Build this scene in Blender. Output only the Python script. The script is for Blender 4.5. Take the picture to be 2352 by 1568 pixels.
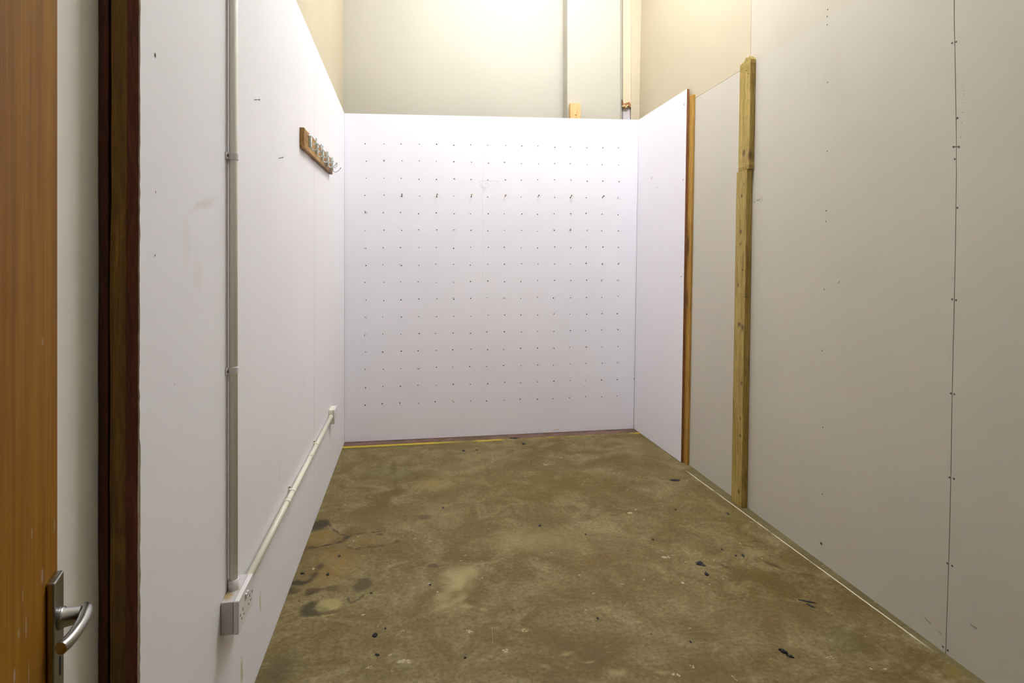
import bpy, bmesh, math, random
from mathutils import Vector, Matrix
random.seed(7)
for o in list(bpy.data.objects): bpy.data.objects.remove(o)
SC = bpy.context.scene
C = SC.collection

# ------------------------------------------------------------------ camera
F, H, HOR, CX = 1400.0, 1.302, 613.0, 1176.0        # focal length in px, eye height, horizon row
PHI = math.atan(241.0 / F)
cam_d = bpy.data.cameras.new('camera'); cam = bpy.data.objects.new('camera', cam_d); C.objects.link(cam)
cam.location = (0, 0, H); cam.rotation_euler = (math.pi / 2, 0, -PHI)
cam_d.sensor_width = 36; cam_d.lens = 36 * F / 2352
cam_d.shift_y = -(784 - HOR) / 2352
cam_d.clip_start = 0.02
SC.camera = cam
SC.view_settings.view_transform = 'Standard'; SC.view_settings.look = 'None'
SC.view_settings.gamma = 1; SC.view_settings.use_curve_mapping = False
SC.view_settings.exposure = 0.12
# ------------------------------------------------------------------ world (dim corridor light coming in by the doorway)
w = bpy.data.worlds.new('world'); SC.world = w; w.use_nodes = True
w.node_tree.nodes['Background'].inputs[0].default_value = (1, 0.96, 0.92, 1)
w.node_tree.nodes['Background'].inputs[1].default_value = 0.04
LAMP_COLOR = (0.96, 1.0, 1.06)
LAMPS = [((0.66, 4.0, 4.05), 1.2, 33.0, 'fluorescent ceiling lamp near the back wall'),
         ((1.12, 2.95, 4.15), 1.25, 190.0, 'added fluorescent fill lamp, unseen, over the middle of the room')]  # second lamp is added, unseen fill that evens out the light on the panels

# ------------------------------------------------------------------ helpers
def ray(u, v):
    a, b = (u - CX) / F, (HOR - v) / F
    s, c = math.sin(PHI), math.cos(PHI)
    return Vector((a * c + s, c - a * s, b))
O = Vector((0, 0, H))
def on_x(u, v, a, b=0.0, lean=0.0):      # the wall X = a + b*Y + lean*Z
    d = ray(u, v); k = (a + lean * H) / (d.x - b * d.y - lean * d.z)
    return O + d * k
def on_y(u, v, y):
    d = ray(u, v); return O + d * (y / d.y)
def on_floor(u, v):
    d = ray(u, v); return O + d * (-H / d.z)
LP = (-0.480, 0.0049)                    # left lining face
RW = (1.752, 0.0208, 0.018)              # right plasterboard
LW = (-0.559, 0.0131)                     # left plasterboard
def lpx(y): return LP[0] + LP[1] * y
def rwx(y, z=0): return RW[0] + RW[1] * y + RW[2] * z
def lwx(y): return LW[0] + LW[1] * y
YB = 4.665                               # back lining face
YW = 4.90                                # back wall

def link(name, me, parent=None):
    o = bpy.data.objects.new(name, me); C.objects.link(o)
    if parent is not None: o.parent = parent
    return o
def finish(name, bm, mats, parent=None, smooth=False, origin=None, bevel=0.0, seg=2):
    me = bpy.data.meshes.new(name)
    bmesh.ops.recalc_face_normals(bm, faces=bm.faces)
    if origin is None:
        if parent is None:
            xs = [v.co for v in bm.verts]
            origin = Vector((sum(p.x for p in xs) / len(xs), sum(p.y for p in xs) / len(xs), min(p.z for p in xs)))
        else: origin = Vector((0, 0, 0))
    origin = Vector(origin)
    po = Vector((0, 0, 0))
    p = parent
    while p is not None: po += p.location; p = p.parent
    off = origin if parent is None else po
    for v in bm.verts: v.co -= off
    if smooth:
        for f in bm.faces: f.smooth = True
    bm.to_mesh(me); bm.free()
    for m in (mats if isinstance(mats, (list, tuple)) else [mats]): me.materials.append(m)
    o = link(name, me, parent)
    if parent is None: o.location = origin
    if bevel:
        b = o.modifiers.new('bevel', 'BEVEL'); b.width = bevel; b.segments = seg; b.limit_method = 'ANGLE'
    return o
def tag(o, label, cat, group=None):
    o['label'] = label; o['category'] = cat
    if group: o['group'] = group
    return o
def structure(o): o['kind'] = 'structure'; return o
def empty(name, loc):
    o = bpy.data.objects.new(name, None); C.objects.link(o); o.location = loc; o.empty_display_size = .05; return o
def hexa(bm, P, idx=None):
    """P: 8 points: bottom 0-3 (loop), top 4-7. idx: material index per face [bottom, top, s01, s12, s23, s30]"""
    vs = [bm.verts.new(p) for p in P]
    fs = [(0, 3, 2, 1), (4, 5, 6, 7), (0, 1, 5, 4), (1, 2, 6, 5), (2, 3, 7, 6), (3, 0, 4, 7)]
    out = []
    for i, f in enumerate(fs):
        fa = bm.faces.new([vs[j] for j in f]); out.append(fa)
        if idx: fa.material_index = idx[i]
    return out
def box(bm, x0, x1, y0, y1, z0, z1, idx=None):
    return hexa(bm, [(x0, y0, z0), (x1, y0, z0), (x1, y1, z0), (x0, y1, z0), (x0, y0, z1), (x1, y0, z1), (x1, y1, z1), (x0, y1, z1)], idx)
def tube(bm, pts, r, n=12, caps=True, mi=0):
    pts = [Vector(p) for p in pts]
    rs = r if isinstance(r, (list, tuple)) else [r] * len(pts)
    rings = []; prev = None
    for i, p in enumerate(pts):
        d = (pts[min(i + 1, len(pts) - 1)] - pts[max(i - 1, 0)]).normalized()
        if prev is None:
            a = Vector((0, 0, 1)) if abs(d.z) < .9 else Vector((1, 0, 0))
            a = (a - d * a.dot(d)).normalized()
        else: a = (prev - d * prev.dot(d)).normalized()
        prev = a; b = d.cross(a)
        rings.append([bm.verts.new(p + (a * math.cos(2 * math.pi * k / n) + b * math.sin(2 * math.pi * k / n)) * rs[i]) for k in range(n)])
    for i in range(len(rings) - 1):
        for k in range(n):
            f = bm.faces.new((rings[i][k], rings[i][(k + 1) % n], rings[i + 1][(k + 1) % n], rings[i + 1][k])); f.smooth = True; f.material_index = mi
    if caps:
        for q in (rings[0][::-1], rings[-1]):
            f = bm.faces.new(q); f.material_index = mi
def spline(P, n=8):
    P = [Vector(p) for p in P]; out = []
    for i in range(len(P) - 1):
        p0 = P[max(i - 1, 0)]; p1 = P[i]; p2 = P[i + 1]; p3 = P[min(i + 2, len(P) - 1)]
        for k in range(n):
            t = k / n
            out.append(.5 * ((2 * p1) + (p2 - p0) * t + (2 * p0 - 5 * p1 + 4 * p2 - p3) * t * t + (3 * p1 - p0 - 3 * p2 + p3) * t ** 3))
    out.append(P[-1]); return out
def ball(bm, c, r, mi=0, sc=(1, 1, 1)):
    res = bmesh.ops.create_uvsphere(bm, u_segments=12, v_segments=8, radius=r)
    for v in res['verts']: v.co = Vector((v.co.x * sc[0], v.co.y * sc[1], v.co.z * sc[2])) + Vector(c)
    for v in res['verts']:
        for f in v.link_faces: f.smooth = True; f.material_index = mi
def blob_poly(bm, c, ax, ay, rx, ry, n=9, mi=0, jit=.35):
    c = Vector(c); vs = []
    for k in range(n):
        a = 2 * math.pi * k / n; q = 1 + random.uniform(-jit, jit)
        vs.append(bm.verts.new(c + Vector(ax) * math.cos(a) * rx * q + Vector(ay) * math.sin(a) * ry * q))
    f = bm.faces.new(vs); f.material_index = mi

# ------------------------------------------------------------------ materials
def mat(name):
    m = bpy.data.materials.new(name); m.use_nodes = True
    nt = m.node_tree; return m, nt, nt.nodes['Principled BSDF']
class N:
    """small node-writing helper"""
    def __init__(s, nt): s.nt = nt
    def node(s, t, **kw):
        n = s.nt.nodes.new(t)
        for k, v in kw.items(): setattr(n, k, v)
        return n
    def lk(s, a, b): s.nt.links.new(a, b)
    def pos(s): return s.node('ShaderNodeNewGeometry').outputs['Position']
    def obj(s): return s.node('ShaderNodeTexCoord').outputs['Object']
    def map(s, v, loc=(0, 0, 0), rot=(0, 0, 0), sc=(1, 1, 1), t='POINT'):
        n = s.node('ShaderNodeMapping', vector_type=t); s.lk(v, n.inputs[0])
        n.inputs[1].default_value = loc; n.inputs[2].default_value = rot; n.inputs[3].default_value = sc
        return n.outputs[0]
    def noise(s, v, scale, detail=4, rough=.55, dist=0):
        n = s.node('ShaderNodeTexNoise'); s.lk(v, n.inputs['Vector']); n.inputs['Scale'].default_value = scale
        n.inputs['Detail'].default_value = detail; n.inputs['Roughness'].default_value = rough; n.inputs['Distortion'].default_value = dist
        return n
    def rng(s, v, a, b, c=0, d=1, smooth=False):
        n = s.node('ShaderNodeMapRange', interpolation_type='SMOOTHSTEP' if smooth else 'LINEAR'); s.lk(v, n.inputs[0])
        for i, x in enumerate((a, b, c, d)): n.inputs[i + 1].default_value = x
        return n.outputs[0]
    def mix(s, fac, a, b, mode='MIX'):
        n = s.node('ShaderNodeMix', data_type='RGBA', blend_type=mode)
        if isinstance(fac, (int, float)): n.inputs[0].default_value = fac
        else: s.lk(fac, n.inputs[0])
        for i, x in ((6, a), (7, b)):
            if isinstance(x, tuple): n.inputs[i].default_value = (*x[:3], 1)
            else: s.lk(x, n.inputs[i])
        return n.outputs[2]
    def math(s, op, a, b=0.0, clamp=False):
        n = s.node('ShaderNodeMath', operation=op, use_clamp=clamp)
        for i, x in ((0, a), (1, b)):
            if isinstance(x, (int, float)): n.inputs[i].default_value = x
            else: s.lk(x, n.inputs[i])
        return n.outputs[0]
    def blob(s, v, loc, sc, rot=(0, 0, 0), soft=.5):
        m = s.map(v, loc, rot, sc, 'TEXTURE')
        n = s.node('ShaderNodeVectorMath', operation='LENGTH'); s.lk(m, n.inputs[0])
        return s.rng(n.outputs['Value'], 1.0, 1.0 - soft, 0, 1, True)
    def bump(s, h, bsdf, st=.2, dist=.002):
        n = s.node('ShaderNodeBump'); n.inputs['Strength'].default_value = st; n.inputs['Distance'].default_value = dist
        s.lk(h, n.inputs['Height']); s.lk(n.outputs[0], bsdf.inputs['Normal'])
def srgb(r, g, b):
    f = lambda c: ((c / 255) / 12.92) if c / 255 <= .04045 else (((c / 255) + .055) / 1.055) ** 2.4
    return (f(r), f(g), f(b))

def wall_mat(name, col, var=.05, rough=.75, stain=None, blobs=(), spec=.3):
    m, nt, b = mat(name); n = N(nt); p = n.pos()
    a = n.noise(p, 1.3, 5, .6).outputs[0]
    dark = tuple(c * (1 - 2 * var) for c in col)
    c = n.mix(n.rng(a, .3, .7), dark, col)
    fine = n.noise(p, 220, 2).outputs[0]
    c = n.mix(n.math('MULTIPLY', fine, .06), c, tuple(x * .6 for x in col))
    if stain:
        q = n.noise(n.map(p, sc=(1, 1.0, .35)), 5, 6, .65, .6).outputs[0]
        c = n.mix(n.rng(q, .62, .8, 0, stain[1]), c, stain[0])
    for (pt, sc, rot, colr, st, soft) in blobs:
        wv = n.node('ShaderNodeVectorMath', operation='MULTIPLY_ADD')
        n.lk(n.noise(p, 14, 3).outputs['Color'], wv.inputs[0]); wv.inputs[1].default_value = (.04,) * 3; n.lk(p, wv.inputs[2])
        mk = n.blob(wv.outputs[0], tuple(Vector(pt) + Vector((.02, .02, .02))), sc, rot, soft)
        c = n.mix(n.math('MULTIPLY', mk, st), c, colr)
    n.lk(c, b.inputs['Base Color']); b.inputs['Roughness'].default_value = rough
    b.inputs['Specular IOR Level'].default_value = spec
    n.bump(n.noise(p, 60, 4).outputs[0], b, .06, .001)
    return m

def wood_mat(name, light, dark, scale=1.0, knots=True, axis='Z', rough=.65, knot_scale=3.2, blobs=(), streak=.5):
    m, nt, b = mat(name); n = N(nt); p = n.pos()
    st = {'Z': (22, 22, 1.1), 'Y': (22, 1.1, 22)}[axis]
    ks = {'Z': (9, 9, 2.0), 'Y': (9, 2.0, 9)}[axis]
    warp = n.node('ShaderNodeVectorMath', operation='MULTIPLY_ADD')
    n.lk(n.noise(p, 2.2 * scale, 3).outputs['Color'], warp.inputs[0]); warp.inputs[1].default_value = (.05,) * 3; n.lk(p, warp.inputs[2])
    g = n.noise(n.map(warp.outputs[0], sc=st), 3.2 * scale, 6, .62, .8).outputs[0]
    c = n.mix(n.rng(g, .32, .68), dark, light)
    fine = n.noise(n.map(p, sc=st), 16 * scale, 3).outputs[0]
    c = n.mix(n.rng(fine, .45, .75, 0, streak), c, tuple(x * .62 for x in dark))
    if knots:
        v = n.node('ShaderNodeTexVoronoi'); n.lk(n.map(warp.outputs[0], sc=ks), v.inputs['Vector']); v.inputs['Scale'].default_value = knot_scale / 3
        k = n.rng(v.outputs['Distance'], .10, .22, 1, 0, True)
        ring = n.rng(v.outputs['Distance'], .22, .5, .45, 0, True)
        c = n.mix(ring, c, tuple(x * .75 for x in dark))
        c = n.mix(n.math('MULTIPLY', k, .85), c, tuple(x * .28 for x in dark))
    for (pt, sc, rot, colr, stt, soft) in blobs:
        c = n.mix(n.math('MULTIPLY', n.blob(p, pt, sc, rot, soft), stt), c, colr)
    n.lk(c, b.inputs['Base Color']); b.inputs['Roughness'].default_value = rough
    n.bump(g, b, .25, .002)
    return m
def plain(name, col, rough=.5, metal=0.0, var=.08, scale=40):
    m, nt, b = mat(name); n = N(nt)
    a = n.noise(n.pos(), scale, 3).outputs[0]
    n.lk(n.mix(a, tuple(x * (1 - var * 2) for x in col), col), b.inputs['Base Color'])
    b.inputs['Roughness'].default_value = rough; b.inputs['Metallic'].default_value = metal
    return m

stain_y = srgb(196, 182, 140)
def lp(u, v): return on_x(u, v, LP[0], LP[1])
left_blobs = [(lp(470, 468), (.2, .13, .018), (.25, 0, 0), stain_y, .22, .8), (lp(428, 560), (.2, .035, .09), (0, 0, 0), stain_y, .10, .7),
              (lp(455, 630), (.2, .05, .05), (0, 0, 0), stain_y, .10, .7), (lp(555, 1540), (.2, .02, .06), (0, 0, 0), stain_y, .8, .8),
              (lp(598, 1380), (.2, .012, .05), (.2, 0, 0), stain_y, .8, .8), (lp(722, 940), (.2, .012, .26), (0, 0, 0), stain_y, .45, .9),
              (lp(643, 1085), (.2, .006, .05), (0, 0, 0), stain_y, .5, .8)]
M_LIN = wall_mat('white_board', (.91, .885, .93), .02, .5, (srgb(205, 190, 165), .12), left_blobs)
M_BACK = wall_mat('white_back_board', (.90, .87, .93), .02, .5, (srgb(205, 195, 180), .08))
M_EDGE = wood_mat('board_edge', srgb(150, 100, 55), srgb(105, 62, 34), 2.0, knots=False)
M_EDGE2 = wood_mat('red_board_edge', srgb(118, 55, 26), srgb(72, 30, 12), 2.0, knots=False)
M_HOLE = plain('drilled_core', srgb(70, 55, 40), .9)
M_CHIP = plain('chipped_core', srgb(168, 150, 125), .9, var=.3)
M_PENCIL = plain('pencil', srgb(180, 165, 172), .8)
M_PB = wall_mat('plasterboard', srgb(204, 197, 184), .03, .85, (srgb(178, 168, 150), .2))
M_CREAM = wall_mat('cream_plasterboard', srgb(200, 188, 162), .03, .85, (srgb(190, 176, 145), .2))
M_BWALL = wall_mat('back_wall_paint', srgb(190, 185, 171), .03, .7)
M_LWALL = wall_mat('left_wall_paint', srgb(246, 243, 234), .03, .85)
M_LINE = plain('joint_shadow_gap', srgb(88, 82, 74), .9)
M_SCREW = plain('grey_steel', srgb(95, 98, 100), .45, .7)
M_BRASS = plain('yellow_steel', srgb(95, 85, 50), .4, .7)
M_DARK = plain('near_black', (.012, .012, .011), .7)
M_SCRAP = plain('black_scrap', srgb(22, 24, 28), .6, var=.3, scale=200)
M_PVC = plain('white_pvc', srgb(246, 243, 230), .6, var=.04)
M_PVC2 = plain('cream_pvc', srgb(238, 232, 212), .35, var=.04)
M_PLATE = plain('socket_plastic', srgb(234, 229, 229), .35, var=.03)
M_STEEL = plain('zinc_steel', srgb(226, 242, 244), .4, .2, var=.04)
M_SATIN = plain('satin_nickel', srgb(170, 170, 168), .28, 1.0, var=.05)
M_FLECK = plain('paint_fleck', srgb(172, 162, 132), .8)

# ------------------------------------------------------------------ floor
FLOOR_TONE = (.64, .575, .35)
def floor_mat():
    m, nt, b = mat('concrete'); n = N(nt); p = n.pos()
    big = n.noise(p, 1.5, 6, .62, .4).outputs[0]
    mid = n.noise(n.map(p, sc=(1, 1, 1)), 5.0, 8, .68, .8).outputs[0]
    fine = n.noise(p, 60, 6, .75).outputs[0]
    c = n.mix(n.rng(big, .36, .64), srgb(128, 110, 62), srgb(150, 140, 108))
    c = n.mix(n.rng(mid, .44, .64, 0, .85), c, srgb(186, 178, 160))
    c = n.mix(n.rng(n.noise(n.map(p, loc=(3, 7, 0)), 2.7, 6, .65, .6).outputs[0], .48, .66, 0, .55), c, srgb(118, 98, 30))
    c = n.mix(n.rng(fine, .35, .65, .6, 0), c, srgb(70, 58, 30))
    wv = n.node('ShaderNodeVectorMath', operation='MULTIPLY_ADD')
    n.lk(n.noise(p, 13, 6, .7).outputs['Color'], wv.inputs[0]); wv.inputs[1].default_value = (.06, .06, 0); n.lk(p, wv.inputs[2])
    q = wv.outputs[0]
    grain = n.rng(n.noise(n.map(p, loc=(9, 2, 0)), 11, 8, .75, .5).outputs[0], .34, .62, .15, 1.35)
    cnt = 0
    def step():
        # keeps the long node chain in order, a few stains at a time
        nonlocal cnt, q
        cnt += 1
        if cnt % 5 == 0:
            vm = n.node('ShaderNodeVectorMath', operation='MULTIPLY_ADD'); n.lk(c, vm.inputs[0]); vm.inputs[1].default_value = (1e-7,) * 3
            n.lk(wv.outputs[0], vm.inputs[2]); q = vm.outputs[0]
    def fb(u, v, ru, rv, colr, st, soft=.6, rot=0.0, warp=True):
        """stain: centre and half sizes given as seen; turned into floor metres"""
        nonlocal c
        step()
        P = on_floor(u, v); A = on_floor(u + ru, v); B = on_floor(u, v - rv)
        k = n.blob(q if warp else p, (P.x + (.03 if warp else 0), P.y + (.03 if warp else 0), 0), ((A - P).length, max((B - P).length, .01), 1), (0, 0, rot - PHI), soft)
        if max(colr) > .12: k = n.math('MULTIPLY', k, grain, True)
        c = n.mix(n.math('MULTIPLY', k, st), c, colr)
    D, DD, LG, TAN, OL = srgb(72, 58, 26), srgb(52, 42, 22), srgb(176, 166, 142), srgb(158, 128, 78), srgb(108, 92, 14)
    # broad areas
    fb(1290, 1110, 260, 42, OL, .65, .9); fb(1230, 1140, 60, 18, OL, .6); fb(900, 1085, 90, 25, srgb(138, 140, 112), .7, .9)
    fb(1000, 1110, 70, 25, srgb(170, 158, 118), .6, .9); fb(1050, 1330, 60, 48, srgb(200, 192, 172), .7, .9); fb(1030, 1395, 60, 28, LG, .45, .9)
    fb(1330, 1490, 200, 70, srgb(105, 86, 38), .6, .9); fb(1600, 1540, 160, 40, srgb(105, 86, 38), .65, .9); fb(1400, 1290, 160, 40, srgb(120, 98, 48), .5, .9)
    fb(1760, 1420, 200, 40, srgb(120, 96, 62), .4, .9); fb(1950, 1470, 90, 50, srgb(92, 84, 44), .5, .9); fb(1240, 1240, 200, 40, srgb(168, 156, 130), .5, .9)
    fb(770, 1300, 80, 60, TAN, .55, .9); fb(740, 1235, 55, 22, TAN, .5, .8); fb(850, 1190, 100, 30, srgb(118, 110, 72), .5, .9)
    fb(640, 1540, 60, 60, srgb(70, 64, 38), .6, .9); fb(2200, 1540, 60, 14, srgb(140, 126, 40), .6, .8, .5)
    # dark damp marks and cracks along the left wall
    def line(pts, wpx, colr, st, soft=.8):
        nonlocal c
        for A, B in zip(pts, pts[1:]):
            step()
            A, B = on_floor(*A), on_floor(*B); M = (A + B) / 2; d = B - A
            k = n.blob(q, (M.x + .03, M.y + .03, 0), (d.length / 2 + .012, wpx * M.y / F * 1.6, 1), (0, 0, math.atan2(d.y, d.x)), soft)
            c = n.mix(n.math('MULTIPLY', k, st), c, colr)
    fb(730, 1262, 60, 12, srgb(120, 96, 36), .5, .9); fb(745, 1228, 40, 14, srgb(134, 112, 54), .6, .7); fb(838, 1240, 50, 14, srgb(150, 128, 92), .5, .7)
    fb(733, 1206, 24, 16, srgb(58, 54, 40), .9, .5); line([(748, 1196), (763, 1212), (780, 1227), (800, 1229)], 3.5, DD, .7)
    line([(672, 1266), (700, 1260), (730, 1256), (770, 1249), (790, 1240), (803, 1229)], 5.5, DD, .85); line([(803, 1228), (845, 1223), (884, 1219)], 3.5, D, .85)
    line([(795, 1254), (812, 1260), (840, 1258), (866, 1255), (884, 1249)], 5, D, .6); line([(848, 1219), (884, 1213)], 2.5, D, .6); fb(872, 1227, 12, 4, D, .6, .6)
    fb(912, 1243, 9, 5, D, .6, .6); line([(738, 1292), (728, 1312), (716, 1330), (700, 1340), (688, 1342)], 6, DD, .8); fb(680, 1338, 26, 7, DD, .85, .6)
    fb(672, 1355, 24, 10, DD, .6, .6); fb(716, 1358, 20, 12, D, .75, .5); line([(700, 1368), (720, 1358), (745, 1352)], 5, D, .6); fb(760, 1350, 22, 9, D, .6, .6)
    fb(833, 1342, 25, 19, srgb(84, 78, 50), .85, .4); line([(797, 1372), (806, 1384), (820, 1377), (838, 1364)], 4, D, .7)
    fb(722, 1398, 40, 19, srgb(74, 68, 44), .9, .35); fb(754, 1390, 36, 17, srgb(190, 182, 152), .8, .4); fb(758, 1406, 30, 6, srgb(92, 86, 60), .6, .7)
    line([(690, 1420), (730, 1418), (780, 1408)], 3, srgb(190, 180, 150), .6)
    fb(995, 1300, 18, 6, D, .7, .6); fb(975, 1187, 24, 8, srgb(88, 78, 48), .7, .8); line([(905, 1050), (905, 1100), (915, 1150)], 6, srgb(96, 84, 44), .5)
    line([(1096, 1300), (1060, 1325), (1030, 1355), (1000, 1385)], 20, srgb(200, 192, 168), .5, .9); line([(1075, 1362), (1040, 1385), (1000, 1396)], 10, srgb(200, 192, 168), .5, .9)
    for (u, v, ra, rb) in [(1205, 1447, 22, 10), (1135, 1440, 16, 5), (1300, 1500, 20, 6), (1165, 1497, 12, 8), (1075, 1392, 30, 8), (1420, 1545, 30, 12), (1250, 1530, 20, 8), (1520, 1545, 26, 8), (1350, 1520, 20, 5), (930, 1520, 22, 6), (852, 1534, 12, 4), (1110, 1400, 16, 8)]:
        fb(u, v, ra, rb, srgb(200, 192, 168), .4, .9)
    # brown drag marks on the right
    fb(1665, 1300, 22, 4, srgb(84, 60, 30), .8, .8, -.9, False); fb(1775, 1297, 34, 4, srgb(90, 62, 30), .85, .8, -1.0, False)
    fb(1850, 1320, 40, 4, srgb(96, 76, 48), .6, .8, -.3); fb(1737, 1243, 16, 4, D, .5, .7)
    c = n.mix(1.0, c, FLOOR_TONE, 'MULTIPLY')
    # purple strip and yellow line in front of the back panel
    sx = n.node('ShaderNodeSeparateXYZ'); n.lk(p, sx.inputs[0]); X, Y = sx.outputs[0], sx.outputs[1]
    nz = n.noise(n.map(p, sc=(3, 14, 1)), 4, 5, .7).outputs[0]
    yy = n.math('ADD', Y, n.math('MULTIPLY', n.math('SUBTRACT', nz, .5), .03))
    band = n.rng(yy, 4.560, 4.572)
    pc = n.mix(n.rng(n.noise(p, 9, 4).outputs[0], .4, .62), srgb(120, 88, 84), srgb(92, 70, 52))
    c = n.mix(n.math('MULTIPLY', band, .9), c, pc)
    yl = n.math('MULTIPLY', n.rng(yy, 4.520, 4.534, 0, 1), n.rng(yy, 4.558, 4.568, 1, 0))
    brk = n.math('MAXIMUM', n.rng(X, .15, .5, 1, 0, True), n.rng(n.noise(n.map(p, loc=(5.2, 0, 0), sc=(1, 0, 0)), 3.2, 2).outputs[0], .5, .6, .12, .8))
    c = n.mix(n.math('MULTIPLY', yl, brk), c, srgb(190, 168, 34))
    yd = n.math('MULTIPLY', n.math('MULTIPLY', n.rng(yy, 4.47, 4.50), n.rng(yy, 4.51, 4.53, 1, 0)), n.rng(X, .1, .4, 1, 0, True))
    c = n.mix(n.math('MULTIPLY', yd, .7), c, srgb(92, 80, 24))
    # white line and darker margin by the right wall
    xx = n.math('ADD', X, n.math('MULTIPLY', n.math('SUBTRACT', n.noise(p, 18, 4, .7).outputs[0], .5), .006))
    mar = n.math('MULTIPLY', n.rng(xx, 1.762, 1.766), n.rng(Y, 3.72, 3.66))
    c = n.mix(n.math('MULTIPLY', mar, .55), c, srgb(96, 90, 62))
    ln = n.math('MULTIPLY', n.rng(xx, 1.7545, 1.7565), n.rng(xx, 1.7605, 1.7625, 1, 0))
    ln = n.math('MULTIPLY', ln, n.math('MULTIPLY', n.rng(Y, 3.66, 3.58), n.rng(Y, 1.80, 1.88)))
    ln = n.math('MULTIPLY', ln, n.rng(n.noise(n.map(p, sc=(0, 1, 0)), 6, 3).outputs[0], .36, .46, .25, 1))
    c = n.mix(n.math('MULTIPLY', ln, .9), c, srgb(225, 218, 200))
    # pale flecks, pits and fine scratches
    v = n.node('ShaderNodeTexVoronoi'); n.lk(n.map(q, sc=(1, 1.3, 1)), v.inputs['Vector']); v.inputs['Scale'].default_value = 14
    gate = n.rng(n.noise(p, 3.1, 3).outputs[0], .5, .6)
    fl = n.math('MULTIPLY', n.rng(v.outputs['Distance'], .05, .10, 1, 0), gate)
    c = n.mix(n.math('MULTIPLY', fl, .7), c, srgb(190, 182, 158))
    v2 = n.node('ShaderNodeTexVoronoi'); n.lk(n.map(p, loc=(4, 1, 0)), v2.inputs['Vector']); v2.inputs['Scale'].default_value = 9
    c = n.mix(n.math('MULTIPLY', n.rng(v2.outputs['Distance'], .03, .06, 1, 0), .8), c, srgb(44, 36, 20))
    sc = n.noise(n.map(p, rot=(0, 0, .3), sc=(2, 60, 1)), 2.5, 3, .6, .3).outputs[0]
    c = n.mix(n.rng(sc, .68, .74, 0, .3), c, srgb(180, 170, 140))
    n.lk(c, b.inputs['Base Color'])
    n.lk(n.rng(mid, .3, .7, .55, .75), b.inputs['Roughness']); b.inputs['Specular IOR Level'].default_value = .3
    n.bump(n.math('ADD', fine, mid), b, .12, .003)
    return m
M_FLOOR = floor_mat()
bm = bmesh.new(); box(bm, -1.6, 2.6, -1.6, 5.1, -.12, 0)
structure(finish('floor', bm, M_FLOOR, origin=(0, 0, 0)))
FL = bpy.data.objects['floor']

# ------------------------------------------------------------------ walls and ceiling
ZC = 4.30
bm = bmesh.new(); y0, y1 = .28, YW
hexa(bm, [(lwx(y0) - .1, y0, 0), (lwx(y0), y0, 0), (lwx(y1), y1, 0), (lwx(y1) - .1, y1, 0),
          (lwx(y0) - .1, y0, ZC), (lwx(y0), y0, ZC), (lwx(y1), y1, ZC), (lwx(y1) - .1, y1, ZC)])
structure(finish('wall_left', bm, [M_LWALL], origin=(-.6, 2, 0)))
# cream sheet above the lining on the left
bm = bmesh.new(); e = .004
hexa(bm, [(lwx(1.3) , 1.3, 2.40), (lwx(1.3) + e, 1.3, 2.40), (lwx(y1) + e, y1 - .002, 2.40), (lwx(y1), y1 - .002, 2.40),
          (lwx(1.3), 1.3, ZC - .01), (lwx(1.3) + e, 1.3, ZC - .01), (lwx(y1) + e, y1 - .002, ZC - .01), (lwx(y1), y1 - .002, ZC - .01)])
structure(finish('trim_1', bm, [M_CREAM], origin=(-.55, 3, 2.4)))
bm = bmesh.new(); box(bm, -1.0, 2.3, YW, YW + .12, 0, ZC)
structure(finish('wall_back', bm, [M_BWALL], origin=(.7, YW, 0)))
bm = bmesh.new(); box(bm, -1.6, 2.6, -.0, 5.1, ZC, ZC + .1)
structure(finish('ceiling', bm, [plain('ceiling_paint', srgb(225, 222, 208), .9)], origin=(.6, 2.5, ZC)))
# right plasterboard sheets: groove between sheets, real gap
def rw(y, z, off=0.0): return Vector((rwx(y, z) - off, y, z))
S0y = on_x(1725, 60, *RW).y
def seam_y(u, v): return on_x(u, v, *RW)
seam = [seam_y(u, v) for u, v in ((2172, 1498), (2179, 1300), (2184, 1100), (2187, 900), (2192, 690), (2196, 480), (2197, 330), (2194, 150), (2191, 0))]
seam = [Vector((rwx(seam[0].y), seam[0].y, 0))] + seam[1:]
topseam = Vector((0, seam[-1].y, ZC))
def yseam(z):
    P = seam + [topseam]
    for a, b in zip(P, P[1:]):
        if a.z <= z <= b.z: return a.y + (b.y - a.y) * (z - a.z) / max(b.z - a.z, 1e-6)
    return P[-1].y
ZS = 2.415
def sheet(bm, yfa, yfb, z0, z1, mi, nz=12, off=0.0, th=.0125):
    rows = []
    for i in range(nz + 1):
        z = z0 + (z1 - z0) * i / nz
        rows.append([bm.verts.new(p) for p in (rw(yfa(z), z, off), rw(yfb(z), z, off), rw(yfb(z), z, off - th), rw(yfa(z), z, off - th))])
    for a, b in zip(rows, rows[1:]):
        for k in range(4):
            f = bm.faces.new((a[k], a[(k + 1) % 4], b[(k + 1) % 4], b[k])); f.material_index = mi
    for r in (rows[0], rows[-1]): bm.faces.new(r).material_index = mi
g = .0012
bm = bmesh.new()
cst = lambda y: (lambda z: y)
sheet(bm, cst(.28), lambda z: yseam(z) - g * 1.3, 0, ZC, 0, 24)
sheet(bm, lambda z: yseam(z) + g * 1.3, cst(S0y - g), 0, ZS, 0, 20)
sheet(bm, lambda z: yseam(z) + g * 1.3, cst(S0y - g), ZS + g * .25, ZC, 3, 10)
sheet(bm, cst(S0y + g), cst(YW), 0, ZS - g * .8, 0, 4)
sheet(bm, cst(S0y + g), cst(YW), ZS + g * .8, ZC, 1, 4)
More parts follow.
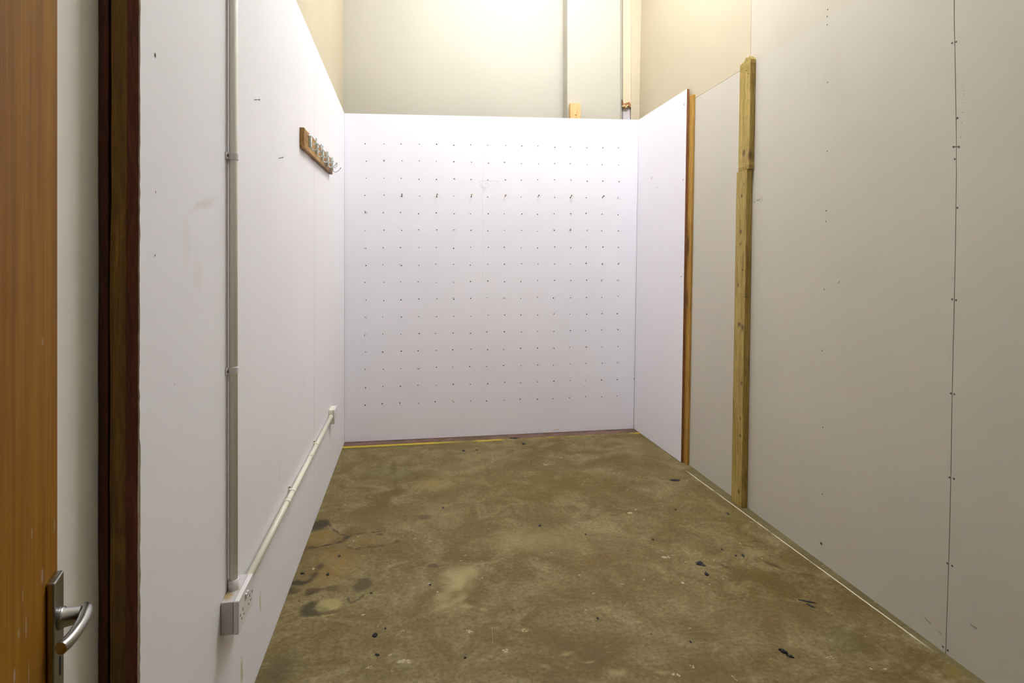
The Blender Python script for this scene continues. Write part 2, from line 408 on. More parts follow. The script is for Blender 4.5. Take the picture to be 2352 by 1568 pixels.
# backing behind the sheets
hexa(bm, [rw(.28, 0, -.0127), rw(.28, 0, -.12), rw(YW, 0, -.12), rw(YW, 0, -.0127), rw(.28, ZC, -.0127), rw(.28, ZC, -.12), rw(YW, ZC, -.12), rw(YW, ZC, -.0127)], [2] * 6)
WR = structure(finish('wall_right', bm, [M_PB, M_CREAM, M_LINE, wall_mat('upper_plasterboard', srgb(204, 194, 178), .03, .85)], origin=(1.8, 2.5, 0)))
# faint cream upper sheet beyond seam, nearer than the post joint: warm filler skim along the top joint
# screw heads in the plasterboard
scr = [(1901, 22), (1900, 38), (1900, 57), (1901, 189), (1900, 347), (1898, 484), (1897, 508), (1893, 664), (1888, 805), (1890, 981), (1889, 1134),
       (2187, 99), (2196, 96), (2199, 271), (2190, 337), (2202, 337), (2199, 477), (2187, 687), (2196, 689), (2184, 903), (2192, 905), (2181, 1096), (2191, 1099),
       (2176, 1293), (2187, 1299), (2166, 1485), (2177, 1493), (2193, 365), (1739, 688), ]
for i, (u, v) in enumerate(scr):
    if (u, v) == (1739, 688): continue
    P = on_x(u, v, *RW); bm = bmesh.new(); r = .0036 if u > 2100 else .0032
    tube(bm, [P + Vector((.004, 0, 0)), P + Vector((-.0006, 0, 0)), P + Vector((-.0010, 0, 0))], [r, r, r * .6], 10)
    tube(bm, [P + Vector((-.0009, 0, 0)), P + Vector((-.00125, 0, 0))], r * .4, 4)
    finish('screw', bm, M_SCREW, WR)
# faint dots, the scribbled note, scuffs: drawn marks on the plasterboard
bm = bmesh.new()
AX, AY = Vector((RW[1], 1, 0)).normalized(), Vector((RW[2], 0, 1)).normalized()
for (u, v) in [(2211, 183), (2211, 196), (2213, 208), (2213, 217), (2212, 236), (2211, 252), (2211, 258), (2209, 281), (2208, 304), (2207, 315), (2188, 640)]:
    blob_poly(bm, on_x(u, v, *RW) - Vector((.0003, 0, 0)), AX, AY, .0016, .002, 7)
finish('pencil_dots', bm, plain('soft_pencil', srgb(140, 132, 122), .9), WR)
def strokes(name, lines, r, m, parent, planef, sc=1):
    bm = bmesh.new()
    for L in lines:
        P = spline([planef(u, v) for u, v in L], 4)
        tube(bm, P, r, 4)
    return finish(name, bm, m, parent)
prj = lambda u, v: on_x(u, v, *RW)
strokes('handwriting', [[(1730, 463), (1732, 465), (1734, 462), (1735, 460)], [(1737, 458), (1738.5, 462), (1740, 458), (1741, 461.5)],
                        [(1741.5, 460), (1743, 457), (1742, 462), (1744, 461)], [(1745.5, 454), (1745, 463)], [(1744, 458), (1747, 457)],
                        [(1749, 451), (1750, 457), (1748, 464)]], .0007, M_DARK, WR, prj)
M_SCUFF = plain('scuff', srgb(120, 110, 92), .9)
strokes('scuff_mark', [[(2123, 1417), (2130, 1424), (2138, 1432)], [(2155, 1449), (2163, 1456)], [(2229, 1433), (2236, 1438), (2244, 1443)],
                       [(2191, 338), (2194, 336), (2200, 337), (2205, 340)], [(1926, 650), (1928, 645)]], .0011, M_SCUFF, WR, prj)
# a torn nail hole low on the plasterboard
bm = bmesh.new(); P = on_x(1887, 1248, *RW)
for k in range(3): blob_poly(bm, P - Vector((.0004 + .0003 * k, 0, 0)) + AX * .003 * k, AX, AY, .009 - .003 * k, .007 - .002 * k, 8, 0 if k < 2 else 1)
finish('torn_hole', bm, [plain('torn_paper', srgb(92, 78, 58), .95), M_DARK], WR)

# front wall with the doorway the photograph is taken from
bm = bmesh.new()
box(bm, -.80, -.40, .16, .279, 0, ZC); box(bm, .46, 2.0, .16, .279, 0, ZC); box(bm, -.40, .46, .16, .279, 2.05, ZC)
structure(finish('wall_front', bm, [wall_mat('front_wall_paint', srgb(150, 145, 135), .03, .85)], origin=(.8, .2, 0)))

# boxed column, shadow gap and narrow duct on the back wall
P1, P2 = on_y(1303, 150, 4.76), on_y(1425, 150, 4.76)
bm = bmesh.new(); box(bm, P1.x, P2.x, 4.76, YW - .001, 0, ZC - .002)
box(bm, P2.x + .0005, on_y(1431, 150, 4.80).x - .0005, 4.812, YW - .001, 0, ZC - .002)
structure(finish('trim_2', bm, [M_BWALL], bevel=.002))
a, b_ = on_y(1431, 150, 4.80).x, on_y(1449, 150, 4.80).x
zb = on_y(1438, 246, 4.80).z
bm = bmesh.new(); box(bm, a, b_, 4.80, 4.87, zb, ZC - .003)
o = structure(finish('trim_3', bm, [wall_mat('duct_paint', srgb(214, 200, 172), .03)]))
bm = bmesh.new(); box(bm, a + .004, b_ - .004, 4.81, 4.86, 0, zb - .002)
structure(finish('trim_4', bm, [wall_mat('duct_lower_paint', srgb(214, 205, 212), .03)]))
bm = bmesh.new(); q0 = b_ + .001
hexa(bm, [(q0, 4.798, 0), (rwx(4.798) - .001, 4.798, 0), (rwx(4.84) - .001, 4.84, 0), (q0, 4.84, 0), (q0, 4.798, ZC - .004), (rwx(4.798, ZC) - .001, 4.798, ZC - .004), (rwx(4.84, ZC) - .001, 4.84, ZC - .004), (q0, 4.84, ZC - .004)])
structure(finish('trim_5', bm, M_CREAM))
# broken brown foam / timber edge at the joint of the duct
bm = bmesh.new()
prof = [(1429, 228), (1433, 238), (1439, 236), (1446, 234), (1449, 240), (1448, 245), (1443, 243), (1438, 247), (1434, 249), (1430, 245)]
f0 = [on_y(u, v, 4.785) for u, v in prof]
va = [bm.verts.new(p) for p in f0]; vb = [bm.verts.new(p + Vector((0, .014, 0))) for p in f0]
bm.faces.new(va); bm.faces.new(vb[::-1])
for k in range(len(va)): bm.faces.new((va[k], va[(k + 1) % len(va)], vb[(k + 1) % len(va)], vb[k]))
for (u, v) in [(1431, 244), (1435, 243), (1438, 246), (1441, 243)]: ball(bm, on_y(u, v, 4.782), .009, 1)
o = finish('foam_lump', bm, [wood_mat('raw_brown', srgb(190, 130, 85), srgb(120, 72, 40), 2, False), plain('pale_foam', srgb(205, 185, 130), .9)])
tag(o, 'torn brown lump stuck at the joint of the narrow duct above the back panel', 'debris')

# ------------------------------------------------------------------ white lining boards
def hexboard(name, fb_l, fb_r, ft_r, ft_l, back, mats, idx):
    """front quad corners + thickness vector"""
    bm = bmesh.new(); bk = Vector(back)
    hexa(bm, [fb_l, fb_r, fb_r + bk, fb_l + bk, ft_l, ft_r, ft_r + bk, ft_l + bk], idx)
    return bm
TH = .020
yS = on_x(722, 1000, *LP).y; yN = on_x(318, 700, *LP).y; yN2 = on_x(321, 10, *LP).y; yN1 = on_x(315.5, 1500, *LP).y
def left_board(ya0, ya1, yb, ragged):
    bm = bmesh.new(); nz = 160 if ragged else 1; ZT = 2.44; rows = []
    for i in range(nz + 1):
        z = .003 + (ZT - .003) * i / nz
        ya = ya0 + (ya1 - ya0) * min(1, z / 1.8)
        j = 0; k = 0
        if ragged:
            j = random.uniform(-.0009, .0014)
            k = .002 + random.uniform(0, .002)
            if .25 < z < .98: k = .006 + random.uniform(0, .0035)      # torn laminate low on the edge
        rows.append([bm.verts.new(p) for p in ((lpx(ya) + .0, ya + j + (k if ragged else 0), z), (lpx(ya) - .0015, ya + j, z), (lpx(ya) - TH, ya, z), (lpx(yb) - TH, yb, z), (lpx(yb), yb, z))])
    for a, b in zip(rows, rows[1:]):
        for k, mi in ((0, 1), (1, 2), (2, 2), (3, 2), (4, 0)):
            f = bm.faces.new((a[k], a[(k + 1) % 5], b[(k + 1) % 5], b[k])); f.material_index = mi
    bm.faces.new(rows[0]).material_index = 2; bm.faces.new(rows[-1]).material_index = 2
    return bm
bm = left_board(yN1, yN2, yS - .0008, True)
# screw plug pits on the near board
for (u, v, r) in [(356, 127, .005), (357, 441, .0022), (356, 586, .0022), (400, 882, .0015)]:
    P = lp(u, v) + Vector((.0004, 0, 0)); blob_poly(bm, P, (0, 1, 0), (0, 0, 1), r * .7, r, 8, 3, .2); blob_poly(bm, P + Vector((.0003, 0, 0)), (0, 1, 0), (0, 0, 1), r * .4, r * .6, 7, 4, .2)
o = finish('wall_panel', bm, [M_LIN, M_CHIP, M_EDGE2, M_CHIP, M_DARK])
tag(o, 'large white wall panel on the left with a ragged brown edge, carrying the vertical conduit', 'panel', 'white lining panels')
bm = left_board(yS + .0008, yS + .0008, YB - .001, False)
o = finish('wall_panel', bm, [M_LIN, M_CHIP, M_EDGE2])
tag(o, 'white wall panel on the left in the far corner, behind the hook rack', 'panel', 'white lining panels')

# drilled back boards
TL, TR, BL, BR = on_y(840, 329, YB), on_y(1421, 340, YB), on_y(838, 929, YB), on_y(1418, 909, YB)
def hole(i, j, n=15):
    s, t = i / n, j / n
    return (TL * (1 - s) + TR * s) * (1 - t) + (BL * (1 - s) + BR * s) * t
cLb, cLt = Vector((lpx(YB) + .001, YB, .003)), Vector((lpx(YB) + .001, YB, 2.44))
xr0, xr1 = on_y(1455, 985, YB).x, on_y(1467, 275, YB).x
zr1 = on_y(1467, 275, YB).z; zl1 = on_y(792, 260, YB).z
ym = {}
xseam = on_y(1108, 400, YB).x
def drilled(c0, c1, xL, xR, name, label):
    """xL,xR: functions of z"""
    bm = bmesh.new(); nrow = 16
    def colx(i, z, jrow):   # boundary left of hole column i
        if i == c0: return xL(z)
        if i == c1 + 1: return xR(z)
        return (hole(i - .5, jrow).x)
    def ztop(x): return zl1 + (zr1 - zl1) * (x - cLt.x) / (xr1 - cLt.x)
    def rowz(j, x):         # boundary above hole row j
        if j == 0: return ztop(x)
        if j == nrow: return .003
        return hole((x - TL.x) / (TR.x - TL.x) * 15, j - .5).z
    grid = {}
    for i in range(c0, c1 + 2):
        for j in range(nrow + 1):
            jr = j - .5; z = rowz(j, colx(i, 1.2, 7)); x = colx(i, z, jr)
            z = rowz(j, x); grid[i, j] = bm.verts.new((x, YB, z))
    for i in range(c0, c1 + 1):
        for j in range(nrow):
            c = hole(i + random.uniform(-.04, .04), j + random.uniform(-.04, .04)); r = .0040 * random.uniform(.8, 1.25)
            ring = [bm.verts.new((c.x + r * math.cos(math.pi / 4 * k + math.pi / 8), YB, c.z + r * math.sin(math.pi / 4 * k + math.pi / 8))) for k in range(8)]
            inn = [bm.verts.new(v.co + Vector((0, .013, 0))) for v in ring]
            q = [grid[i + 1, j], grid[i, j], grid[i, j + 1], grid[i + 1, j + 1]]      # tr tl bl br
            for s in range(4):
                bm.faces.new((q[s], ring[2 * s + 1], ring[2 * s]))
                bm.faces.new((q[s], q[(s + 1) % 4], ring[(2 * s + 2) % 8], ring[2 * s + 1]))
            for k in range(8):
                f = bm.faces.new((ring[k], ring[(k + 1) % 8], inn[(k + 1) % 8], inn[k])); f.material_index = 2
            bm.faces.new(inn).material_index = 2
    # sides and back
    per = [grid[i, 0] for i in range(c0, c1 + 2)] + [grid[c1 + 1, j] for j in range(1, nrow + 1)] + [grid[i, nrow] for i in range(c1, c0 - 1, -1)] + [grid[c0, j] for j in range(nrow - 1, 0, -1)]
    bkv = [bm.verts.new(v.co + Vector((0, .018, 0))) for v in per]
    for k in range(len(per)):
        f = bm.faces.new((per[k], per[(k + 1) % len(per)], bkv[(k + 1) % len(per)], bkv[k])); f.material_index = 1
    bm.faces.new(bkv).material_index = 1
    bmesh.ops.recalc_face_normals(bm, faces=bm.faces)
    # chipped marks beside some holes
    for (i, j) in [(0, 1), (1, 1), (5, 2), (0, 4), (12, 2), (15, 2), (15, 3), (12, 4), (11, 5), (12, 5), (5, 5), (0, 6), (2, 7), (14, 7), (13, 7), (15, 7), (15, 8), (13, 5), (5, 9), (8, 9), (0, 10), (0, 11), (3, 13), (15, 13), (14, 8), (13, 0), (5, 15), (2, 15)]:
        if c0 <= i <= c1:
            c = hole(i, j); a0 = random.uniform(0, 6)
            for k in range(3):
                a = a0 + k * .7; rr = random.uniform(.008, .012)
                blob_poly(bm, (c.x + rr * math.cos(a), YB - .0004, c.z + rr * math.sin(a)), (1, 0, 0), (0, 0, 1), .003, .002, 6, 3)
    return bm
bm = drilled(0, 6, lambda z: cLb.x, lambda z: xseam - .0002, '', '')
o = finish('wall_panel', bm, [M_BACK, M_EDGE, M_HOLE, M_CHIP]); tag(o, 'drilled white back panel, left half, with a grid of small holes', 'panel', 'white lining panels')
bm = drilled(7, 15, lambda z: xseam + .0002, lambda z: xr0 + (xr1 - xr0) * z / 2.49, '', '')
o = finish('wall_panel', bm, [M_BACK, M_EDGE, M_HOLE, M_CHIP]); tag(o, 'drilled white back panel, right half, with a grid of small holes', 'panel', 'white lining panels')
pb = lambda u, v: on_y(u, v, YB - .0005)
strokes('pencil_scribble', [[(1100, 415), (1105, 422), (1102, 428), (1110, 430), (1107, 436)], [(1106, 424), (1116, 438), (1114, 428), (1110, 442)],
                            [(1112, 422), (1120, 420), (1124, 428), (1116, 430)], [(1108, 415.5), (1130, 415.8), (1146, 416.5)]], .0005, M_PENCIL, o, pb)
# little smears near the foot of the back board
strokes('scuff_mark', [[(1270, 989), (1278, 986), (1284, 987)], [(1340, 888), (1346, 887)]], .0012, plain('smear', srgb(190, 176, 140), .9), o, pb)

# right white panel, brown edge
xe0, xe1 = on_x(1565.5, 1063, 1.797, 0, .0174), on_x(1577, 205, 1.797, 0, .0174)
ye = (xe0.y + xe1.y) / 2; zt = on_x(1577, 205, 1.797, 0, .0174).z
f = lambda y, z: Vector((1.796 + .0174 * z, y, z))
bm = hexboard('', f(ye, .003), f(YB - .002, .003), f(YB - .002, zt), f(ye, zt), (.018, 0, 0), None, [1, 1, 0, 1, 1, 1])
for (u, v, r) in [(1572, 240, .004), (1569, 413, .004), (1492, 630, .003), (1565, 635, .004), (1563, 806, .003), (1493, 785, .003), (1488, 943, .003), (1561, 987, .003), (1497, 408, .003)]:
    P = on_x(u, v, 1.796, 0, .0174) - Vector((.0005, 0, 0)); blob_poly(bm, P, (0, 1, 0), (0, 0, 1), r * 1.6, r, 7, 2)
o = finish('wall_panel', bm, [M_BACK, M_EDGE, M_SCUFF]); tag(o, 'narrow white wall panel on the right with a brown edge', 'panel', 'white lining panels')
strokes('pencil_tick', [[(1505, 430), (1508, 431), (1511, 430)], [(1495, 411), (1498, 405)]], .0009, M_PENCIL, o, lambda u, v: on_x(u, v, 1.7955, 0, .0174))
# small dark wedge poking out low in the right corner
P = on_x(1456, 871, 1.796, 0, .0174)
bm = bmesh.new(); q = [P + Vector(d) for d in ((0, -.02, .013), (-.018, -.005, .006), (-.010, .005, -.016), (0, .01, -.008))]
vs = [bm.verts.new(p) for p in q]; ap = bm.verts.new(P + Vector((.0, -.006, 0)))
bm.faces.new(vs)
for k in range(4): bm.faces.new((vs[k], vs[(k + 1) % 4], ap))
o = finish('rawl_plug', bm, plain('dark_brown_plug', srgb(70, 50, 28), .7)); tag(o, 'small dark brown broken plug low in the right corner of the white panels', 'plug')

# ------------------------------------------------------------------ timbers
def beam(name, x0, x1, y0, y1, z0, z1, m, lean=0.0, rag=0.0, seg=24, bev=.002, wav=.001, slope=0.0):
    bm = bmesh.new(); rows = []
    for i in range(seg + 1):
        z = z0 + (z1 - z0) * i / seg; dx = lean * z; w_ = random.uniform(-wav, wav)
        r = [Vector((x0 + dx + w_, y0 + w_, z)), Vector((x1 + dx, y0 + w_, z)), Vector((x1 + dx, y1, z)), Vector((x0 + dx + w_, y1, z))]
        rows.append([bm.verts.new(p) for p in r])
    for a, b in zip(rows, rows[1:]):
        for k in range(4): bm.faces.new((a[k], a[(k + 1) % 4], b[(k + 1) % 4], b[k]))
    bm.faces.new(rows[0])
    if rag:
        # splintered top: fan of jagged points
        t = rows[-1]; pts = []
        for k in range(4):
            a, b = t[k], t[(k + 1) % 4]; pts.append(a)
            m_ = 5 if k in (1, 3) else 3
            bm.edges.ensure_lookup_table(); 
        c = bm.verts.new(sum((v.co for v in t), Vector()) / 4 + Vector((0, 0, rag)))
        for k in range(4): bm.faces.new((t[k], t[(k + 1) % 4], c))
    else: bm.faces.new(rows[-1])
    return finish(name, bm, m, bevel=bev)
KN = [(1709, 352, .016, .02), (1724, 354, .03, .03), (1704, 532, .012, .014), (1723, 537, .02, .02), (1703, 560, .006, .01), (1701, 745, .02, .014), (1708, 752, .016, .02), (1719, 738, .02, .01),
      (1698, 655, .008, .014), (1707, 620, .005, .006), (1717, 682, .03, .004), (1718, 895, .02, .005), (1717, 912, .02, .01), (1706, 880, .012, .012), (1713, 1108, .02, .012), (1699, 1128, .012, .014), (1703, 1000, .012, .01), (1706, 450, .01, .012), (1703, 960, .008, .01)]
WOOD_G = wood_mat('pale_treated_pine', srgb(192, 168, 94), srgb(138, 108, 40), 1.0, knots=False, streak=.75,
                  blobs=[(on_x(u, v, RW[0] - .03, RW[1], RW[2]), (.04, b * 1.4, c * 1.5), (0, 0, 0), srgb(78, 48, 14), .95, .9) for u, v, b, c in KN])
WOOD_O = wood_mat('olive_pine', srgb(150, 112, 36), srgb(98, 68, 20), 1.0, True, knot_scale=2.0,
                  blobs=[((-.52, 1.2, .80), (.2, .2, .035), (0, .5, 0), srgb(140, 116, 36), .4, .7)])
WOOD_B = wood_mat('brown_stained_batten', srgb(98, 46, 20), srgb(54, 24, 10), 1.2, False)
WOOD_Y = wood_mat('yellow_batten', srgb(196, 156, 70), srgb(150, 104, 34), 1.2, True)
WOOD_N = wood_mat('new_pine', srgb(240, 196, 138), srgb(218, 164, 104), 1.0, False)
Y0 = yN
xa = lpx(Y0) - TH - .0015
beam('timber_stud', xa - .028, xa, Y0 + .004, Y0 + .05, 0, 2.44, WOOD_O, lean=.001)
tag(bpy.data.objects['timber_stud'], 'olive brown timber stud standing behind the ragged left panel edge', 'timber')
o = beam('timber_batten', lwx(Y0) + .0015, xa - .0312, Y0 + .006, Y0 + .045, 0, 2.44, WOOD_B, lean=.0005)
tag(o, 'dark red-brown batten between the olive stud and the grey wall', 'timber')
# batten behind the right panel edge
xb = 1.8145
o = beam('timber_batten', xb, rwx(ye - .03) - .001, ye - .052, ye + .03, 0, zt - .05, WOOD_Y, lean=.018, rag=.012)
tag(o, 'thin yellow timber batten beside the brown edge of the right white panel', 'timber')
# post on the plasterboard: two lengths, stacked
def post(y0, y1, z0, z1, xoff, name, label, rag):
    bm = bmesh.new(); seg = 30; rows = []
    for i in range(seg + 1):
        z = z0 + (z1 - z0) * i / seg; wv_ = random.uniform(-.0012, .0012)
        xo = rwx(y0, z) - xoff
        rows.append([bm.verts.new(p) for p in ((xo + wv_, y0 + wv_, z), (rwx(y0, z) - .001, y0 + wv_, z), (rwx(y1, z) - .001, y1, z), (xo + wv_, y1 + wv_ * 2, z))])
    for a, b in zip(rows, rows[1:]):
        for k in range(4): bm.faces.new((a[k], a[(k + 1) % 4], b[(k + 1) % 4], b[k]))
    bm.faces.new(rows[0])
    if rag:
        # splintered crown
        t = rows[-1]; n = 7; A, B = t[0].co.copy(), t[3].co.copy(); A2, B2 = t[1].co.copy(), t[2].co.copy()
        hs = [.012, .022, .010, .026, .008, .004, -.002, .0]
        fr = [t[0]]; bk = [t[1]]
        for k in range(1, n): fr.append(bm.verts.new(A.lerp(B, k / n) + Vector((0, 0, hs[k])))); bk.append(bm.verts.new(A2.lerp(B2, k / n) + Vector((0, 0, hs[k] * .8))))
        fr.append(t[3]); bk.append(t[2])
        for k in range(n): bm.faces.new((fr[k], fr[k + 1], bk[k + 1], bk[k]))
        bm.faces.new(fr); bm.faces.new(bk[::-1])
    else: bm.faces.new(rows[-1])
    o = finish(name, bm, WOOD_G, bevel=.002); tag(o, label, 'timber', 'lengths of the post on the right wall'); return o
zsp = on_x(1712, 394, *RW).z
p1 = post(3.035, 3.140, 0, zsp - .002, .036, 'timber_post', 'long lower timber post length, pale and knotty, on the right plasterboard', False)
p2 = post(3.022, 3.132, zsp + .001, 2.425, .031, 'timber_post', 'short upper timber post length with splintered top on the right plasterboard', True)
# nail holes in the post
def dots(parent, pts, plane, r, m, ax=(0, 1, 0), ay=(0, 0, 1)):
    bm = bmesh.new()
    for (u, v) in pts:
        P = plane(u, v); d = (O - P).normalized() * .0012
        blob_poly(bm, P + d, ax, ay, r, r, 7, 0, .15)
    return finish('nail_hole', bm, m, parent)
for q in [(1708, 422), (1705, 619)]: dots(p1, [q], lambda u, v: on_x(u, v, RW[0] - .037, RW[1], RW[2]), .004, M_DARK)
for q in [(1714, 162), (1719, 169), (1710, 380)]: dots(p2, [q], lambda u, v: on_x(u, v, RW[0] - .032, RW[1], RW[2]), .004, M_DARK)
# pine stub poking up behind the back panel
A, B = on_y(1310, 236, 4.70), on_y(1334, 236, 4.70)
bm = bmesh.new(); box(bm, A.x, B.x, 4.70, 4.745, 0, A.z)
o = finish('timber_stub', bm, WOOD_N, bevel=.003); tag(o, 'pale new pine timber end sticking up behind the back panel', 'timber')
dots(o, [(1322.5, 264)], lambda u, v: on_y(u, v, 4.70), .005, M_DARK, (1, 0, 0))

# ------------------------------------------------------------------ conduit, boxes
ycv = 1.733; xcv = lpx(ycv) + .0135
yb0 = lp(506, 1420).y; yb1 = yb0 + .146; xb1 = lpx(yb0) + .045
zb0, zb1 = .356, .441
root = empty('double_socket', (lpx(yb0), yb0 + .073, zb0))
tag(root, 'white double socket on a deep surface box at the foot of the vertical conduit', 'socket')
bm = bmesh.new(); box(bm, lpx(yb1) - .0004 + .0006, xb1 - .014, yb0, yb1, zb0, zb1)
M_BOX = wall_mat('socket_box_plastic', srgb(205, 200, 200), .03, .4, None,
                 [((lpx(yb0) + .01, yb0 + .05, zb1), (.022, .055, .006), (0, 0, 0), srgb(176, 148, 96), .9, .5)])
finish('back_box', bm, M_BOX, root, bevel=.002)
bm = bmesh.new(); box(bm, xb1 - .0135, xb1, yb0 - .001, yb1 + .001, zb0 - .001, zb1 + .001)
fp = finish('face_plate', bm, M_PLATE, root, bevel=.003)
for k in range(2):
    yc = yb0 + .038 + k * .070
    bm = bmesh.new()
    for dy, dz, wy, wz in ((0, .008, .002, .0045), (-.011, -.010, .0035, .0018), (.011, -.010, .0035, .0018)):
        box(bm, xb1 - .001, xb1 + .0004, yc + dy - wy, yc + dy + wy, .392 + dz - wz, .392 + dz + wz)
    finish('pin_holes', bm, M_DARK, fp)
for yc in (yb0 + .066, yb0 + .080):
    bm = bmesh.new(); box(bm, xb1, xb1 + .004, yc - .005, yc + .005, .415, .427)
    finish('rocker_switch', bm, plain('white_rocker', srgb(240, 238, 235), .3), fp, bevel=.001)
for yc in (yb0 + .013, yb1 - .013):
    bm = bmesh.new(); tube(bm, [(xb1 - .001, yc, .398), (xb1 + .0008, yc, .398)], .003, 10); finish('screw', bm, M_SCREW, fp)

root = empty('conduit', (xcv, ycv, zb1)); tag(root, 'round white conduit running vertically down the left panel to the socket', 'conduit')
zt_ = 2.6
bm = bmesh.new(); tube(bm, [(xcv - .0, ycv, zb1), (xcv, ycv, zt_)], .0112, 20); finish('pipe', bm, M_PVC, root)
bm = bmesh.new(); tube(bm, [(xcv, ycv, zb1 - .001), (xcv, ycv, zb1 + .028)], .0135, 20); finish('adaptor', bm, M_PLATE, root)
for z in (on_x(538, 360, *LP).z, on_x(538, 850, *LP).z):
    z = H + (z - H) * (ycv / on_x(538, 360, *LP).y)
    bm = bmesh.new(); n = 14; R = .0132
    pr = [(lpx(ycv), ycv - .026), (lpx(ycv) + .004, ycv - .026), (lpx(ycv) + .004, ycv - R)] + \
         [(xcv + R * math.sin(a), ycv - R * math.cos(a)) for a in [math.pi * k / n for k in range(n + 1)]] + [(lpx(ycv), ycv + R)]
    lo = [bm.verts.new((x, y, z - .009)) for x, y in pr]; hi = [bm.verts.new((x, y, z + .009)) for x, y in pr]
    for k in range(len(pr)): bm.faces.new((lo[k], lo[(k + 1) % len(pr)], hi[(k + 1) % len(pr)], hi[k]))
    bm.faces.new(lo); bm.faces.new(hi)
    cl = finish('clip', bm, M_PLATE, root, bevel=.001)
    bm = bmesh.new(); tube(bm, [(lpx(ycv) + .004, ycv - .020, z), (lpx(ycv) + .0065, ycv - .020, z)], .0035, 10); finish('screw', bm, M_SCREW, cl)

yf0 = lp(755, 945).y; yf1 = yf0 + .12
# far box
zf0, zf1 = .362, .446
root2 = empty('surface_box', (lpx(yf0), yf0 + .06, zf0)); tag(root2, 'small white surface box low in the far left corner at the conduit end', 'electrical box')
bm = bmesh.new(); box(bm, lpx(yf1) + .0006, lpx(yf0) + .026, yf0, yf1, zf0, zf1); finish('back_box', bm, M_PVC2, root2, bevel=.002)
bm = bmesh.new(); box(bm, lpx(yf0) + .0265, lpx(yf0) + .036, yf0 - .001, yf1 + .001, zf0 - .001, zf1 + .001)
fp2 = finish('face_plate', bm, M_PLATE, root2, bevel=.002)
bm = bmesh.new(); tube(bm, [(lpx(yf0) + .0355, yf0 + .06, .405), (lpx(yf0) + .037, yf0 + .06, .405)], .004, 10); finish('screw', bm, M_DARK, fp2)
# horizontal conduit
zh0 = .398; zh1 = .408
r3 = empty('conduit', (lpx(2.5) + .0165, 2.6, .39)); tag(r3, 'cream conduit running low along the left wall between the two boxes', 'conduit')
A = Vector((lpx(yb1) + .0165, yb1 + .001, zh0)); B = Vector((lpx(yf0) + .0145, yf0 - .001, zh1))
bm = bmesh.new(); tube(bm, [A, B], .0108, 20); finish('pipe', bm, M_PVC2, r3)
def along(y): return A.lerp(B, (y - A.y) / (B.y - A.y))
for y, l in ((A.y + .012, .024), (2.448, .03), (3.02, .05), (B.y - .02, .035)):
    bm = bmesh.new(); p = along(y); tube(bm, [p - Vector((0, l / 2, 0)), p + Vector((0, l / 2, 0))], .0128, 20); finish('coupler', bm, M_PVC2, r3)
for y in (2.553, 3.19):
    p = along(y); bm = bmesh.new(); R = .0130; n = 14; xw = lpx(y)
    pr = [(xw, p.z + .026), (xw + .004, p.z + .026), (xw + .004, p.z + R)] + [(p.x + R * math.sin(a), p.z + R * math.cos(a)) for a in [math.pi * k / n for k in range(n + 1)]] + [(xw, p.z - R)]
    lo = [bm.verts.new((x, y - .008, z)) for x, z in pr]; hi = [bm.verts.new((x, y + .008, z)) for x, z in pr]
    for k in range(len(pr)): bm.faces.new((lo[k], lo[(k + 1) % len(pr)], hi[(k + 1) % len(pr)], hi[k]))
    bm.faces.new(lo); bm.faces.new(hi)
    cl = finish('clip', bm, M_PVC2, r3, bevel=.001)
    bm = bmesh.new(); tube(bm, [(xw + .004, y, p.z + .020), (xw + .007, y, p.z + .020)], .0035, 8); finish('screw', bm, M_DARK, cl)

# ------------------------------------------------------------------ nails in the left panel
for (u, v, u2, v2, lab) in [(584, 229, 596, 229, 'upper bare nail sticking out of the left panel beside the vertical conduit'),
                            (640, 363.5, 650, 361.5, 'lower bare nail sticking out of the left panel, nearer the hook rack')]:
    P = lp(u, v); d = ray(u2, v2); Q = O + d * (P.y / d.y)
    bm = bmesh.new(); dr = (Q - P).normalized()
    tube(bm, [P - dr * .002, Q], .0011, 8); tube(bm, [Q, Q + dr * .001], .0028, 10)
    o = finish('nail', bm, M_SCREW); tag(o, lab, 'nail', 'nails in the left panel')

# ------------------------------------------------------------------ hook rack
ya, yb = lp(688, 310).y, 3.80
def rack(y): # z centre along the board
    return 1.872 + (y - ya) / (yb - ya) * .030
root = empty('hook_rack', (lpx(3.3), (ya + yb) / 2, 1.83)); tag(root, 'worn wooden board with five double coat hooks on the left panel', 'coat rack')
bm = bmesh.new(); nseg = 24; rows = []
for i in range(nseg + 1):
    y = ya + (yb - ya) * i / nseg; zc = rack(y); j = random.uniform(-.0015, .0015)
    notch = -.007 if i in (9,) else 0
    rows.append([bm.verts.new(p) for p in ((lpx(y) + .0005, y, zc - .044 + j), (lpx(y) + .020, y, zc - .044 + j), (lpx(y) + .020, y, zc + .044 + j + notch), (lpx(y) + .0005, y, zc + .044 + j + notch))])
for a, b in zip(rows, rows[1:]):
    for k in range(4): bm.faces.new((a[k], a[(k + 1) % 4], b[(k + 1) % 4], b[k]))
bm.faces.new(rows[0]); bm.faces.new(rows[-1])
bd = finish('board', bm, wood_mat('rack_wood', srgb(200, 156, 88), srgb(128, 86, 38), 1.0, True, axis='Y'), root, bevel=.0015)
for dz in (.018, -.020):
    bm = bmesh.new(); blob_poly(bm, (lpx(ya) + .0208, ya + .035, rack(ya) + dz), (0, 1, 0), (0, 0, 1), .006, .004, 8)
    finish('screw_hole', bm, M_DARK, bd)
